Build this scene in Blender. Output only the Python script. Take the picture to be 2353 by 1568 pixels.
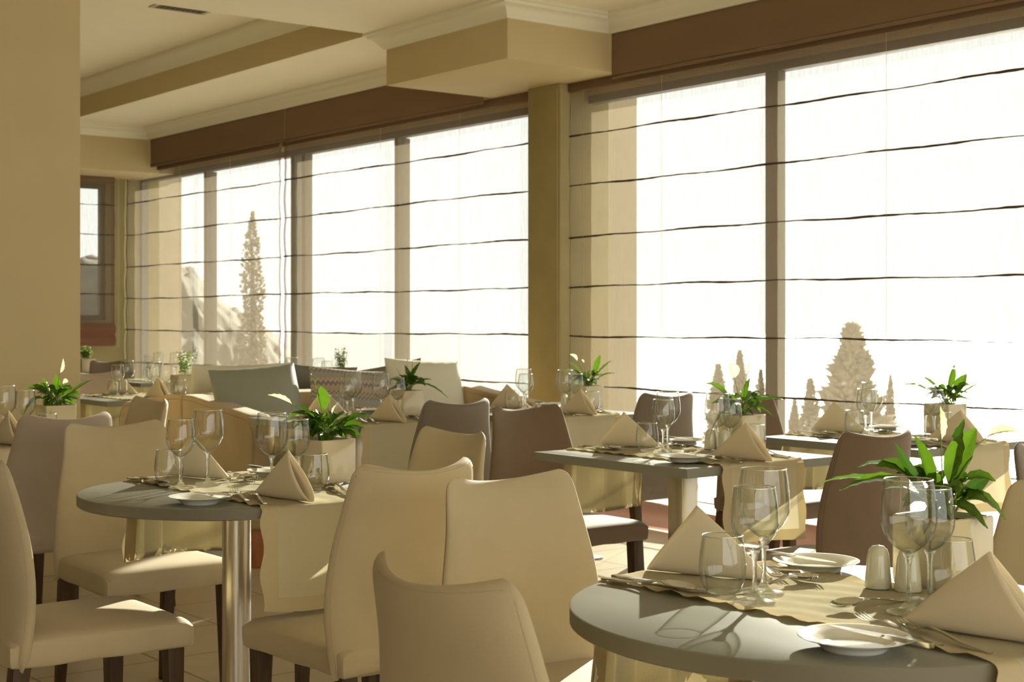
import bpy, bmesh, math, random
from mathutils import Vector, Matrix, noise
for o in list(bpy.data.objects): bpy.data.objects.remove(o)
C = bpy.context.scene.collection
S = bpy.context.scene
PI = math.pi

# ------------------------------------------------------------------ camera
F = 3380.0; CX = 1176.5; HY = 735.0; EYE = 1.225; HEAD = math.radians(37.95)
cam_d = bpy.data.cameras.new('camera'); cam = bpy.data.objects.new('camera', cam_d); C.objects.link(cam)
cam.location = (0, 0, EYE); cam.rotation_euler = (PI/2, 0, -HEAD)
cam_d.sensor_width = 36; cam_d.lens = F/2353*36
cam_d.shift_y = -(784-HY)/2353; cam_d.clip_start = .05; cam_d.clip_end = 9000
cam_d.dof.use_dof = True; cam_d.dof.focus_distance = 3.3; cam_d.dof.aperture_fstop = 11
S.camera = cam
# ------------------------------------------------------------------ world, sun, exposure
w = bpy.data.worlds.new('world'); S.world = w; w.use_nodes = True
bg = w.node_tree.nodes['Background']; bg.inputs[0].default_value = (.97, .96, .90, 1); bg.inputs[1].default_value = 2.6
sun_d = bpy.data.lights.new('sun', 'SUN'); sun_d.energy = 39; sun_d.angle = math.radians(.55); sun_d.color = (1, .93, .78)
sun = bpy.data.objects.new('sun', sun_d); C.objects.link(sun)
SAZ = math.radians(58); SEL = math.radians(18)
sv = Vector((math.sin(SAZ)*math.cos(SEL), math.cos(SAZ)*math.cos(SEL), math.sin(SEL)))
sun.rotation_euler = sv.to_track_quat('Z', 'Y').to_euler(); sun.location = (12, 10, 8)
S.view_settings.view_transform = 'Standard'; S.view_settings.look = 'None'
S.view_settings.exposure = 0.31; S.view_settings.gamma = 1; S.view_settings.use_curve_mapping = False

# ------------------------------------------------------------------ materials
def nt(name):
    m = bpy.data.materials.new(name); m.use_nodes = True
    return m, m.node_tree.nodes, m.node_tree.links
def N(n, t, **k):
    x = n.new(t)
    for a, b in k.items(): setattr(x, a, b)
    return x
def pbr(name, col, rough=.6, metal=0, spec=.5, var=.0, scale=8, bump=0, bscale=60, coat=0, sheen=0, stretch=(1,1,1), trans=0):
    m, n, l = nt(name); p = n['Principled BSDF']
    p.inputs['Base Color'].default_value = (*col, 1); p.inputs['Roughness'].default_value = rough
    p.inputs['Metallic'].default_value = metal; p.inputs['Specular IOR Level'].default_value = spec
    p.inputs['Coat Weight'].default_value = coat; p.inputs['Sheen Weight'].default_value = sheen
    tc = N(n, 'ShaderNodeTexCoord'); mp = N(n, 'ShaderNodeMapping'); mp.inputs['Scale'].default_value = stretch
    l.new(tc.outputs['Object'], mp.inputs[0])
    if var:
        t = N(n, 'ShaderNodeTexNoise'); t.inputs['Scale'].default_value = scale; t.inputs['Detail'].default_value = 5
        l.new(mp.outputs[0], t.inputs['Vector'])
        r = N(n, 'ShaderNodeMapRange'); r.inputs[1].default_value = .3; r.inputs[2].default_value = .7
        r.inputs[3].default_value = 1-var; r.inputs[4].default_value = 1+var
        l.new(t.outputs[0], r.inputs[0])
        h = N(n, 'ShaderNodeHueSaturation'); h.inputs['Color'].default_value = (*col, 1)
        l.new(r.outputs[0], h.inputs['Value']); l.new(h.outputs[0], p.inputs['Base Color'])
    if bump:
        t2 = N(n, 'ShaderNodeTexNoise'); t2.inputs['Scale'].default_value = bscale; t2.inputs['Detail'].default_value = 4
        l.new(mp.outputs[0], t2.inputs['Vector'])
        b = N(n, 'ShaderNodeBump'); b.inputs['Strength'].default_value = bump; b.inputs['Distance'].default_value = .004
        l.new(t2.outputs[0], b.inputs['Height']); l.new(b.outputs[0], p.inputs['Normal'])
    if trans:
        tr = N(n, 'ShaderNodeBsdfTranslucent'); tr.inputs[0].default_value = (*col, 1)
        mx = N(n, 'ShaderNodeMixShader'); mx.inputs[0].default_value = trans
        l.new(p.outputs[0], mx.inputs[1]); l.new(tr.outputs[0], mx.inputs[2])
        l.new(mx.outputs[0], n['Material Output'].inputs[0])
    return m
M = {}
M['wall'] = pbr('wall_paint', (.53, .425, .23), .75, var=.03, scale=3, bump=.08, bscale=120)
M['column'] = pbr('shaded_column_plaster', (.33, .27, .12), .8, var=.08, scale=5, bump=.15, bscale=90)  # the pillar's backlit shade is put into this darker tan
M['ceil'] = pbr('ceiling_paint', (.80, .745, .60), .8, var=.02, scale=2)
M['cornice'] = pbr('cornice_plaster', (.74, .70, .55), .6)
M['frame'] = pbr('window_frame_grey', (.16, .155, .13), .5)
M['ext'] = pbr('terrace_render', (.40, .34, .24), .85, var=.05, scale=3)
M['outer'] = pbr('grey_pane_backdrop', (.20, .23, .22), .9, var=.3, scale=1.5)  # for the backdrop added outside the small far window
M['terrace'] = pbr('terrace_floor', (.36, .32, .25), .7, var=.1, scale=4)
M['sea'] = pbr('sea_water', (.185, .195, .205), .5, var=.1, scale=.02)
M['tree'] = pbr('hazed_tree_leaves', (.24, .20, .135), .9, var=.3, scale=2)  # haze over the near-black crowns is put into this light tan
M['hill'] = pbr('hillside_scrub', (.10, .09, .062), .95, var=.25, scale=.4)
M['bark'] = pbr('bark', (.12, .09, .06), .9)
M['cream'] = pbr('cream_suede', (.43, .355, .225), .72, spec=.25, var=.07, scale=5, bump=.10, bscale=260, sheen=.08)
M['creamseam'] = pbr('cream_stitching', (.40, .31, .19), .8)
M['rose'] = pbr('rose_beige_suede', (.39, .315, .245), .72, spec=.25, var=.06, scale=5, bump=.10, bscale=260, sheen=.25)
M['brown'] = pbr('brown_suede', (.135, .088, .050), .72, spec=.25, var=.12, scale=5, bump=.1, bscale=260, sheen=.3)
M['brownseam'] = pbr('brown_stitching', (.10, .06, .035), .8)
M['taupe'] = pbr('taupe_suede', (.175, .142, .108), .72, spec=.25, var=.08, scale=5, bump=.1, bscale=260, sheen=.3)
M['wood'] = pbr('dark_walnut', (.060, .032, .012), .5, spec=.3, var=.25, scale=9, stretch=(6, 6, 1), bump=.05)
M['redwood'] = pbr('reddish_wood', (.36, .13, .035), .45, var=.15, scale=8, stretch=(5, 5, 1))
M['top'] = pbr('grey_laminate', (.185, .183, .145), .42, spec=.5, var=.03, scale=4, bump=.02, bscale=300)
M['topedge'] = pbr('grey_laminate_edge', (.15, .135, .09), .5)
M['steel'] = pbr('brushed_steel', (.58, .53, .43), .3, metal=1, bump=.08, bscale=30, stretch=(8, 8, .3))
M['cutlery'] = pbr('polished_cutlery', (.62, .60, .55), .13, metal=1)
M['china'] = pbr('white_china', (.74, .74, .66), .12, coat=.6)
M['shaker'] = pbr('cream_china', (.62, .60, .46), .15, coat=.5)
M['planter'] = pbr('cream_glazed_ceramic', (.56, .48, .31), .16, coat=.7, var=.02)
M['soil'] = pbr('soil', (.04, .03, .02), .95, bump=.5, bscale=80)
M['napkin'] = pbr('cream_napkin_cotton', (.80, .70, .50), .85, spec=.15, bump=.08, bscale=500, trans=.18)
M['leaf'] = pbr('lily_leaf', (.078, .160, .008), .30, spec=.6, var=.4, scale=70, trans=.5)
M['leafd'] = pbr('lily_leaf_dark', (.035, .095, .006), .28, spec=.6, var=.3, scale=30, trans=.38)
M['stem'] = pbr('leaf_stalk', (.22, .30, .06), .5, trans=.2)
M['spathe'] = pbr('lily_spathe', (.72, .74, .42), .5, trans=.45)
M['herb'] = pbr('herb_leaf', (.20, .27, .04), .5, var=.2, scale=40, trans=.35)
M['grey_cushion'] = pbr('grey_green_satin', (.24, .24, .18), .48, spec=.4, bump=.12, bscale=14)
M['ivory_cushion'] = pbr('ivory_satin', (.56, .53, .40), .5, spec=.4, bump=.12, bscale=14)
M['olive_cushion'] = pbr('dark_grey_satin', (.12, .115, .085), .5)
M['sofa'] = pbr('tan_sofa_suede', (.39, .295, .165), .75, spec=.2, var=.10, scale=4, bump=.12, bscale=200, sheen=.25)
M['sofaseam'] = pbr('tan_sofa_piping', (.33, .22, .10), .7)
M['vent'] = pbr('vent_metal', (.42, .38, .28), .5)
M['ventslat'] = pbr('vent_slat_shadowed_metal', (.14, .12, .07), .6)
M['dark'] = pbr('dark_void', (.03, .028, .018), .8)
M['base_white'] = pbr('white_metal', (.7, .68, .6), .35, metal=.6)

def cloth(name, col, tcol, seethru, weave=900, streak=0, bias=.5, sc=(1,1,1), mixt=.5):
    """woven cloth: threads scatter and pass some light, gaps between the threads stay open"""
    m, n, l = nt(name); n.remove(n['Principled BSDF'])
    out = n['Material Output']
    d = N(n, 'ShaderNodeBsdfDiffuse'); d.inputs[0].default_value = (*col, 1)
    t = N(n, 'ShaderNodeBsdfTranslucent'); t.inputs[0].default_value = (*tcol, 1)
    a = N(n, 'ShaderNodeMixShader'); a.inputs[0].default_value = mixt
    l.new(d.outputs[0], a.inputs[1]); l.new(t.outputs[0], a.inputs[2])
    tc = N(n, 'ShaderNodeTexCoord'); mp = N(n, 'ShaderNodeMapping'); mp.inputs['Scale'].default_value = sc
    l.new(tc.outputs['Object'], mp.inputs[0])
    ns = N(n, 'ShaderNodeTexNoise'); ns.inputs['Scale'].default_value = weave; ns.inputs['Detail'].default_value = 3
    l.new(mp.outputs[0], ns.inputs['Vector'])
    if seethru > 0:
        tr = N(n, 'ShaderNodeBsdfTransparent')
        r = N(n, 'ShaderNodeMapRange'); r.inputs[1].default_value = .3; r.inputs[2].default_value = .7
        r.inputs[3].default_value = seethru-streak; r.inputs[4].default_value = seethru+streak
        l.new(ns.outputs[0], r.inputs[0])
        b = N(n, 'ShaderNodeMixShader'); l.new(r.outputs[0], b.inputs[0])
        l.new(a.outputs[0], b.inputs[1]); l.new(tr.outputs[0], b.inputs[2]); l.new(b.outputs[0], out.inputs[0])
    else:
        bp = N(n, 'ShaderNodeBump'); bp.inputs['Strength'].default_value = .3; bp.inputs['Distance'].default_value = .002
        l.new(ns.outputs[0], bp.inputs['Height']); l.new(bp.outputs[0], d.inputs['Normal'])
        l.new(a.outputs[0], out.inputs[0])
    return m
M['blind'] = cloth('sheer_blind_linen', (.33, .25, .18), (.066, .056, .041), .36, 26, .033, sc=(1, 5, .25))
M['blindhem'] = cloth('blind_hem_linen', (.29, .18, .12), (.09, .06, .045), .14, 60, .03, sc=(1, 5, .3))
M['batten'] = cloth('blind_batten_pocket', (.15, .105, .07), (.08, .055, .035), 0, 120)
M['valance'] = cloth('brown_valance_linen', (.37, .245, .15), (.12, .08, .045), 0, 40, sc=(1, 6, .3))
M['pleat'] = cloth('blind_bottom_fold', (.36, .18, .12), (.12, .07, .05), 0, 80)
M['linen'] = cloth('natural_linen_runner', (.64, .58, .41), (.62, .55, .36), 0, 420, sc=(1, 1, 1), mixt=.42)
M['linenhem'] = cloth('runner_hem_linen', (.60, .51, .33), (.48, .37, .17), 0, 420, mixt=.32)

def glass_mats():
    m, n, l = nt('thin_glass'); n.remove(n['Principled BSDF']); out = n['Material Output']
    lw = N(n, 'ShaderNodeLayerWeight'); lw.inputs[0].default_value = .5
    cr = N(n, 'ShaderNodeValToRGB'); cr.color_ramp.elements[0].color = (.95, .96, .935, 1); cr.color_ramp.elements[0].position = .35
    cr.color_ramp.elements[1].color = (.46, .49, .43, 1); cr.color_ramp.elements[1].position = 1
    l.new(lw.outputs['Facing'], cr.inputs[0])
    tr = N(n, 'ShaderNodeBsdfTransparent'); l.new(cr.outputs[0], tr.inputs[0])
    gl = N(n, 'ShaderNodeBsdfGlossy'); gl.inputs['Roughness'].default_value = .01
    pw = N(n, 'ShaderNodeMath', operation='POWER'); pw.inputs[1].default_value = 3.5; l.new(lw.outputs['Facing'], pw.inputs[0])
    mu = N(n, 'ShaderNodeMath', operation='MULTIPLY_ADD'); mu.inputs[1].default_value = .72; mu.inputs[2].default_value = .07; mu.use_clamp = True
    l.new(pw.outputs[0], mu.inputs[0])
    mx = N(n, 'ShaderNodeMixShader'); l.new(mu.outputs[0], mx.inputs[0]); l.new(tr.outputs[0], mx.inputs[1]); l.new(gl.outputs[0], mx.inputs[2])
    l.new(mx.outputs[0], out.inputs[0]); M['glass'] = m
    m, n, l = nt('solid_glass'); n.remove(n['Principled BSDF']); out = n['Material Output']
    g = N(n, 'ShaderNodeBsdfGlass'); g.inputs['IOR'].default_value = 1.48; g.inputs['Color'].default_value = (.96, .97, .94, 1)
    tr = N(n, 'ShaderNodeBsdfTransparent'); mx = N(n, 'ShaderNodeMixShader'); mx.inputs[0].default_value = .30
    l.new(g.outputs[0], mx.inputs[1]); l.new(tr.outputs[0], mx.inputs[2]); l.new(mx.outputs[0], out.inputs[0]); M['solid'] = m
    m, n, l = nt('window_glass'); n.remove(n['Principled BSDF']); out = n['Material Output']
    tr = N(n, 'ShaderNodeBsdfTransparent'); tr.inputs[0].default_value = (.93, .95, .94, 1)
    gl = N(n, 'ShaderNodeBsdfGlossy'); gl.inputs['Roughness'].default_value = .0
    mx = N(n, 'ShaderNodeMixShader'); mx.inputs[0].default_value = .05
    l.new(tr.outputs[0], mx.inputs[1]); l.new(gl.outputs[0], mx.inputs[2]); l.new(mx.outputs[0], out.inputs[0]); M['pane'] = m
glass_mats()
M['rimglass'] = pbr('glass_rim', (.95, .96, .92), .22, metal=1)
def floor_mat():
    m, n, l = nt('beige_floor_tiles'); p = n['Principled BSDF']
    tc = N(n, 'ShaderNodeTexCoord'); b = N(n, 'ShaderNodeTexBrick')
    b.offset = 0; b.inputs['Scale'].default_value = 1; b.inputs['Mortar Size'].default_value = .005
    b.inputs['Brick Width'].default_value = .45; b.inputs['Row Height'].default_value = .45
    b.inputs['Color1'].default_value = (.50, .42, .29, 1); b.inputs['Color2'].default_value = (.47, .395, .27, 1); b.inputs['Mortar'].default_value = (.20, .16, .10, 1)
    l.new(tc.outputs['Object'], b.inputs['Vector']); ns = N(n, 'ShaderNodeTexNoise'); ns.inputs['Scale'].default_value = 5; ns.inputs['Detail'].default_value = 6
    l.new(tc.outputs['Object'], ns.inputs['Vector'])
    mr = N(n, 'ShaderNodeMapRange'); mr.inputs[3].default_value = .85; mr.inputs[4].default_value = 1.12; l.new(ns.outputs[0], mr.inputs[0])
    h = N(n, 'ShaderNodeHueSaturation'); l.new(b.outputs['Color'], h.inputs['Color']); l.new(mr.outputs[0], h.inputs['Value'])
    l.new(h.outputs[0], p.inputs['Base Color']); p.inputs['Roughness'].default_value = .33
    return m
M['floor'] = floor_mat()
def zigzag_mat():
    m, n, l = nt('zigzag_knit'); p = n['Principled BSDF']; p.inputs['Roughness'].default_value = .9
    tc = N(n, 'ShaderNodeTexCoord'); sx = N(n, 'ShaderNodeSeparateXYZ'); l.new(tc.outputs['Object'], sx.inputs[0])
    pp = N(n, 'ShaderNodeMath', operation='PINGPONG'); pp.inputs[1].default_value = .013; l.new(sx.outputs[0], pp.inputs[0])
    ad = N(n, 'ShaderNodeMath', operation='MULTIPLY_ADD'); ad.inputs[1].default_value = 1.5
    l.new(pp.outputs[0], ad.inputs[0]); l.new(sx.outputs[2], ad.inputs[2])
    ml = N(n, 'ShaderNodeMath', operation='MULTIPLY'); ml.inputs[1].default_value = 85; l.new(ad.outputs[0], ml.inputs[0])
    fl = N(n, 'ShaderNodeMath', operation='FLOOR'); l.new(ml.outputs[0], fl.inputs[0])
    wn = N(n, 'ShaderNodeTexWhiteNoise', noise_dimensions='1D'); l.new(fl.outputs[0], wn.inputs['W'])
    cr = N(n, 'ShaderNodeValToRGB'); cr.color_ramp.interpolation = 'CONSTANT'; e = cr.color_ramp.elements
    cols = [(.36, .25, .18), (.27, .28, .23), (.42, .33, .24), (.20, .16, .15), (.38, .34, .23), (.30, .22, .19), (.44, .37, .27)]
    e[0].color = (*cols[0], 1); e[1].position = 1/7; e[1].color = (*cols[1], 1)
    for i in range(2, 7):
        q = e.new(i/7); q.color = (*cols[i], 1)
    l.new(wn.outputs[0], cr.inputs[0]); l.new(cr.outputs[0], p.inputs['Base Color'])
    return m
M['zigzag'] = zigzag_mat()

# ------------------------------------------------------------------ mesh helpers
def obj(name, geo, mats, parent=None, sharp=38, loc=None, rotz=None):
    """geo = (verts, faces) or (verts, faces, material index per face); one mesh object"""
    me = bpy.data.meshes.new(name); me.from_pydata([tuple(v) for v in geo[0]], [], [tuple(f) for f in geo[1]])
    for m in (mats if isinstance(mats, (list, tuple)) else [mats]): me.materials.append(M[m])
    if len(geo) > 2: me.polygons.foreach_set('material_index', geo[2])
    me.polygons.foreach_set('use_smooth', [True]*len(me.polygons))
    bm = bmesh.new(); bm.from_mesh(me); bmesh.ops.recalc_face_normals(bm, faces=bm.faces); bm.to_mesh(me); bm.free()
    me.update()
    if sharp: me.set_sharp_from_angle(angle=math.radians(sharp))
    o = bpy.data.objects.new(name, me); C.objects.link(o)
    if parent: o.parent = parent
    if loc is not None: o.location = loc
    if rotz is not None: o.rotation_euler = (0, 0, rotz)
    return o
def empty(name, loc=(0, 0, 0), rotz=0):
    o = bpy.data.objects.new(name, None); o.empty_display_size = .1; C.objects.link(o)
    o.location = loc; o.rotation_euler = (0, 0, rotz); return o
def tag(o, label, cat, group=None):
    o['label'] = label; o['category'] = cat
    if group: o['group'] = group
    return o
def struct(o): o['kind'] = 'structure'; return o
def copy_tree(o, parent=None):
    c = o.copy(); C.objects.link(c)
    if parent: c.parent = parent
    for ch in o.children: copy_tree(ch, c)
    return c
def join(*gs):
    V = []; Fc = []; mi = []
    for g in gs:
        k = len(V); V += list(g[0]); Fc += [tuple(i+k for i in f) for f in g[1]]
        mi += list(g[2]) if len(g) > 2 else [0]*len(g[1])
    return V, Fc, mi
def bm_geo(bm):
    bm.verts.index_update(); g = ([v.co.copy() for v in bm.verts], [[v.index for v in f.verts] for f in bm.faces]); bm.free(); return g
def box(x0, x1, y0, y1, z0, z1, bev=0, seg=2):
    bm = bmesh.new(); vs = [bm.verts.new((x, y, z)) for z in (z0, z1) for y in (y0, y1) for x in (x0, x1)]
    for f in ((0, 2, 3, 1), (4, 5, 7, 6), (0, 1, 5, 4), (2, 6, 7, 3), (0, 4, 6, 2), (1, 3, 7, 5)): bm.faces.new([vs[i] for i in f])
    if bev: bmesh.ops.bevel(bm, geom=list(bm.edges), offset=bev, segments=seg, profile=.5, affect='EDGES')
    return bm_geo(bm)
def frustum(c0, c1, z0, z1, h0, h1, bev=.003):
    """square leg: centre c0 half h0 at z0 to centre c1 half h1 at z1"""
    bm = bmesh.new(); vs = []
    for c, z, h in ((c0, z0, h0), (c1, z1, h1)):
        for sx, sy in ((-1, -1), (1, -1), (1, 1), (-1, 1)): vs.append(bm.verts.new((c[0]+sx*h, c[1]+sy*h, z)))
    bm.faces.new(vs[:4][::-1]); bm.faces.new(vs[4:])
    for i in range(4): bm.faces.new([vs[i], vs[(i+1) % 4], vs[4+(i+1) % 4], vs[4+i]])
    if bev: bmesh.ops.bevel(bm, geom=list(bm.edges), offset=bev, segments=2, profile=.5, affect='EDGES')
    return bm_geo(bm)
def prism(poly, axis, a, b, bev=0, seg=2):
    """extrude polygon poly (2 coords) along axis 'x','y' or 'z' from a to b"""
    bm = bmesh.new()
    def P3(p, t): return (t, p[0], p[1]) if axis == 'x' else ((p[0], t, p[1]) if axis == 'y' else (p[0], p[1], t))
    A = [bm.verts.new(P3(p, a)) for p in poly]; B = [bm.verts.new(P3(p, b)) for p in poly]
    bm.faces.new(A[::-1]); bm.faces.new(B)
    k = len(poly)
    for i in range(k): bm.faces.new([A[i], A[(i+1) % k], B[(i+1) % k], B[i]])
    if bev: bmesh.ops.bevel(bm, geom=list(bm.edges), offset=bev, segments=seg, profile=.5, affect='EDGES')
    return bm_geo(bm)
def lathe(prof, n=32, c=(0, 0, 0), cap0=False, cap1=False):
    V = []; Fc = []
    for r, z in prof:
        for i in range(n):
            a = 2*PI*i/n; V.append((c[0]+r*math.cos(a), c[1]+r*math.sin(a), c[2]+z))
    for j in range(len(prof)-1):
        for i in range(n):
            k = (i+1) % n; Fc.append((j*n+i, j*n+k, (j+1)*n+k, (j+1)*n+i))
    if cap0: Fc.append(tuple(range(n))[::-1])
    if cap1: Fc.append(tuple(range((len(prof)-1)*n, len(prof)*n)))
    return V, Fc
def tube(pts, rad, n=8, cap=True):
    pts = [Vector(p) for p in pts]; V = []; Fc = []
    R = rad if isinstance(rad, (list, tuple)) else [rad]*len(pts)
    up = Vector((0, 0, 1))
    for i, p in enumerate(pts):
        d = (pts[min(i+1, len(pts)-1)]-pts[max(i-1, 0)]).normalized()
        u = up if abs(d.dot(up)) < .95 else Vector((1, 0, 0))
        s = d.cross(u).normalized(); t = s.cross(d)
        for k in range(n):
            a = 2*PI*k/n; V.append(p+s*math.cos(a)*R[i]+t*math.sin(a)*R[i])
    for i in range(len(pts)-1):
        for k in range(n):
            q = (k+1) % n; Fc.append((i*n+k, i*n+q, (i+1)*n+q, (i+1)*n+k))
    if cap: Fc.append(tuple(range(n))); Fc.append(tuple(range((len(pts)-1)*n, len(pts)*n)))
    return V, Fc
def grid(fn, nu, nv, mat=None):
    V = []; Fc = []; mi = []
    for j in range(nv+1):
        for i in range(nu+1): V.append(fn(i/nu, j/nv))
    for j in range(nv):
        for i in range(nu):
            a = j*(nu+1)+i; Fc.append((a, a+1, a+nu+2, a+nu+1)); mi.append(mat((i+.5)/nu, (j+.5)/nv) if mat else 0)
    return V, Fc, mi
def xf(g, m):
    return ([m @ Vector(v) for v in g[0]], *g[1:])
def ray_y(px, Y):
    """ground direction through picture column px, met at depth Y (world)"""
    k = (px-CX)/F; dx = math.sin(HEAD)+math.cos(HEAD)*k; dy = math.cos(HEAD)-math.sin(HEAD)*k
    return dx*Y/dy

# ================================================================== THE SETTING
WX = 6.10      # inner face of the window wall
EY = 13.85     # far wall
CZ = 3.03      # ceiling
struct(obj('floor', box(-5, 6.3, -4, 14.1, -.12, 0), 'floor'))
def slab(rects, z0, z1): return join(*[box(a, b, c, d, z0, z1) for a, b, c, d in rects])
TX = 5.02; TY = 7.885; T2Y = 6.66
g = join(slab([(-5, 6.3, T2Y, TY), (TX, 6.3, -4, T2Y), (TX, 6.3, TY, 14.1), (-5, TX, 12.95, 14.1), (-5, -1.5, -4, T2Y), (-5, -1.5, TY, 12.95), (-1.5, TX, -4, 1.4)], CZ, CZ+.05),
         slab([(-1.6, TX+.1, TY-.1, 13.1)], 3.33, 3.38), slab([(-1.6, TX+.1, 1.3, T2Y+.1)], 3.33, 3.38))
struct(obj('ceiling', g, 'ceil'))
# recess faces (tan) and their crown mouldings
def recess(n, x0, x1, y0, y1):
    e = .004
    g = join(box(x1-e, x1+.06, y0-.06, y1+.06, CZ+.001, 3.34), box(x0-.06, x0+e, y0-.06, y1+.06, CZ+.001, 3.34),
             box(x0, x1, y1-e, y1+.06, CZ+.001, 3.34), box(x0, x1, y0-.06, y0+e, CZ+.001, 3.34))
    struct(obj('trim_%d' % n, g, 'wall'))
    pr = [(0, 0), (.018, .008), (.022, .02), (.035, .045), (.06, .07), (.075, .085), (.09, .105), (.09, .13), (0, .13)]
    z = 3.20
    a = prism([(x1-p, z+q) for p, q in pr], 'y', y0, y1); b = prism([(y1-p, z+q) for p, q in pr], 'x', x0, x1)
    c = prism([(y0+p, z+q) for p, q in pr], 'x', x0, x1)
    struct(obj('trim_%d' % (n+1), join(a, b, c), 'cornice'))
recess(1, -1.5, TX, TY, 12.95); recess(3, -1.5, TX, 1.4, T2Y)
# boxed soffit at the pillar and at the far wall
BX0, BY0, BY1, BZ = 5.078, 6.553, 7.80, 2.70
VX = 5.845
struct(obj('trim_5', box(BX0, 6.3, BY0, BY1, BZ, CZ+.02, .004), 'wall'))
struct(obj('trim_6', box(-5, 6.3, 13.08, 14.05, 2.615, CZ+.02, .004), 'wall'))
# window wall: lintel, pillar, jambs
g = join(box(WX, 6.32, -4, 14.1, 2.64, CZ+.04), box(6.0, 6.32, 7.12, 7.50, 0, 2.7), box(WX, 6.32, -4, -1.2, 0, 2.7))
struct(obj('wall_window', g, 'wall'))
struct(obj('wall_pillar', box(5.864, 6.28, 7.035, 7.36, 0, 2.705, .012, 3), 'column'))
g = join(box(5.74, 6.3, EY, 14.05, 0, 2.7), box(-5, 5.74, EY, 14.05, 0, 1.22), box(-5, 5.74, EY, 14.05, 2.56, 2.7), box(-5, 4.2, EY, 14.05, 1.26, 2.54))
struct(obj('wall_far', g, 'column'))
struct(obj('wall_rear', join(box(-5, 6.3, -4.2, -4, 0, .4), box(-5, 6.3, -4.2, -4, 2.75, 3.05), box(-5, -4.2, -4.2, -4, .4, 2.75), box(5.4, 6.3, -4.2, -4, .4, 2.75)), 'wall'))
struct(obj('wall_inner', box(-5.2, -5, -4.2, 14.1, 0, 3.05), 'wall'))
struct(obj('wall_left', box(1.55, 2.732, 6.9, 7.75, 0, CZ+.01, .004), 'wall'))
# crown moulding round the ceiling edge
pr = [(0, 0), (.012, .002), (.018, .015), (.03, .022), (.045, .045), (.07, .065), (.085, .07), (.092, .085), (.11, .09), (.11, .108), (0, .108)]
cz = 2.925
def run_y(x, y0, y1): return prism([(x-p, cz+q) for p, q in pr], 'y', y0, y1)
def run_x(y, x0, x1): return prism([(y-p, cz+q) for p, q in pr], 'x', x0, x1)
def cornice():
    # one swept strip with mitred corners: path in plan (x, y) with outward offsets
    gs = []
    def sweep(path):
        V = []; Fc = []; k = len(pr)
        for i, (x, y) in enumerate(path):
            d0 = Vector(path[i])-Vector(path[i-1]) if i else Vector(path[1])-Vector(path[0])
            d1 = Vector(path[i+1])-Vector(path[i]) if i < len(path)-1 else d0
            n0 = Vector((d0.y, -d0.x)).normalized(); n1 = Vector((d1.y, -d1.x)).normalized()
            m = (n0+n1); m = m/m.length_squared*2
            for p, q in pr: V.append((x+m.x*p, y+m.y*p, cz+q))
        for i in range(len(path)-1):
            for j in range(k): Fc.append((i*k+j, i*k+(j+1) % k, (i+1)*k+(j+1) % k, (i+1)*k+j))
        Fc.append(tuple(range(k))); Fc.append(tuple(range((len(path)-1)*k, len(path)*k)))
        return V, Fc
    # from near on the window side: walk in -y..: normal must point to the room (-x)
    return sweep([(-5, 13.08), (VX, 13.08), (VX, BY1), (BX0, BY1), (BX0, BY0), (VX, BY0), (VX, -4)])
struct(obj('trim_7', cornice(), 'cornice'))
# ------------------------------------------------------------------ windows (frame, pane)
def window(n, y0, y1, mulls, z1=2.64):
    r = struct(empty('window_%d' % n, (WX, (y0+y1)/2, 0))); cy = (y0+y1)/2
    f = join(box(0, .07, y0-cy, y0-cy+.05, 0, z1), box(0, .07, y1-cy-.05, y1-cy, 0, z1), box(0, .07, y0-cy, y1-cy, 0, .06), box(0, .07, y0-cy, y1-cy, z1-.05, z1))
    obj('window_frame', f, 'frame', r)
    for (ym, wd, dp) in mulls: obj('mullion', box(0, dp, ym-wd/2-cy, ym+wd/2-cy, .06, z1-.05, .003), 'frame', r)
    obj('pane', box(.03, .036, y0-cy+.05, y1-cy-.05, .06, z1-.05), 'pane', r)
    return r
window(1, 7.50, 13.86, [(9.235, .05, .11), (10.62, .06, .07), (10.80, .06, .11), (12.42, .05, .11)])
window(2, -1.2, 7.12, [(5.50, .095, .06), (3.55, .09, .06), (1.2, .09, .06)])
w3 = struct(empty('window_3', (4.93, EY, 0)))
obj('window_frame', join(box(-.73, .81, .03, .09, 1.22, 1.27), box(-.73, .81, .03, .09, 2.51, 2.56), box(.765, .81, .03, .09, 1.27, 2.51), box(-.73, -.68, .03, .09, 1.27, 2.51)), 'frame', w3)
obj('pane', box(-.68, .765, .05, .056, 1.27, 2.51), 'pane', w3)
struct(obj('baseboard_window', box(6.0, 6.1, -1.2, 13.6, 0, .018, .003), 'base_white'))
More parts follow.
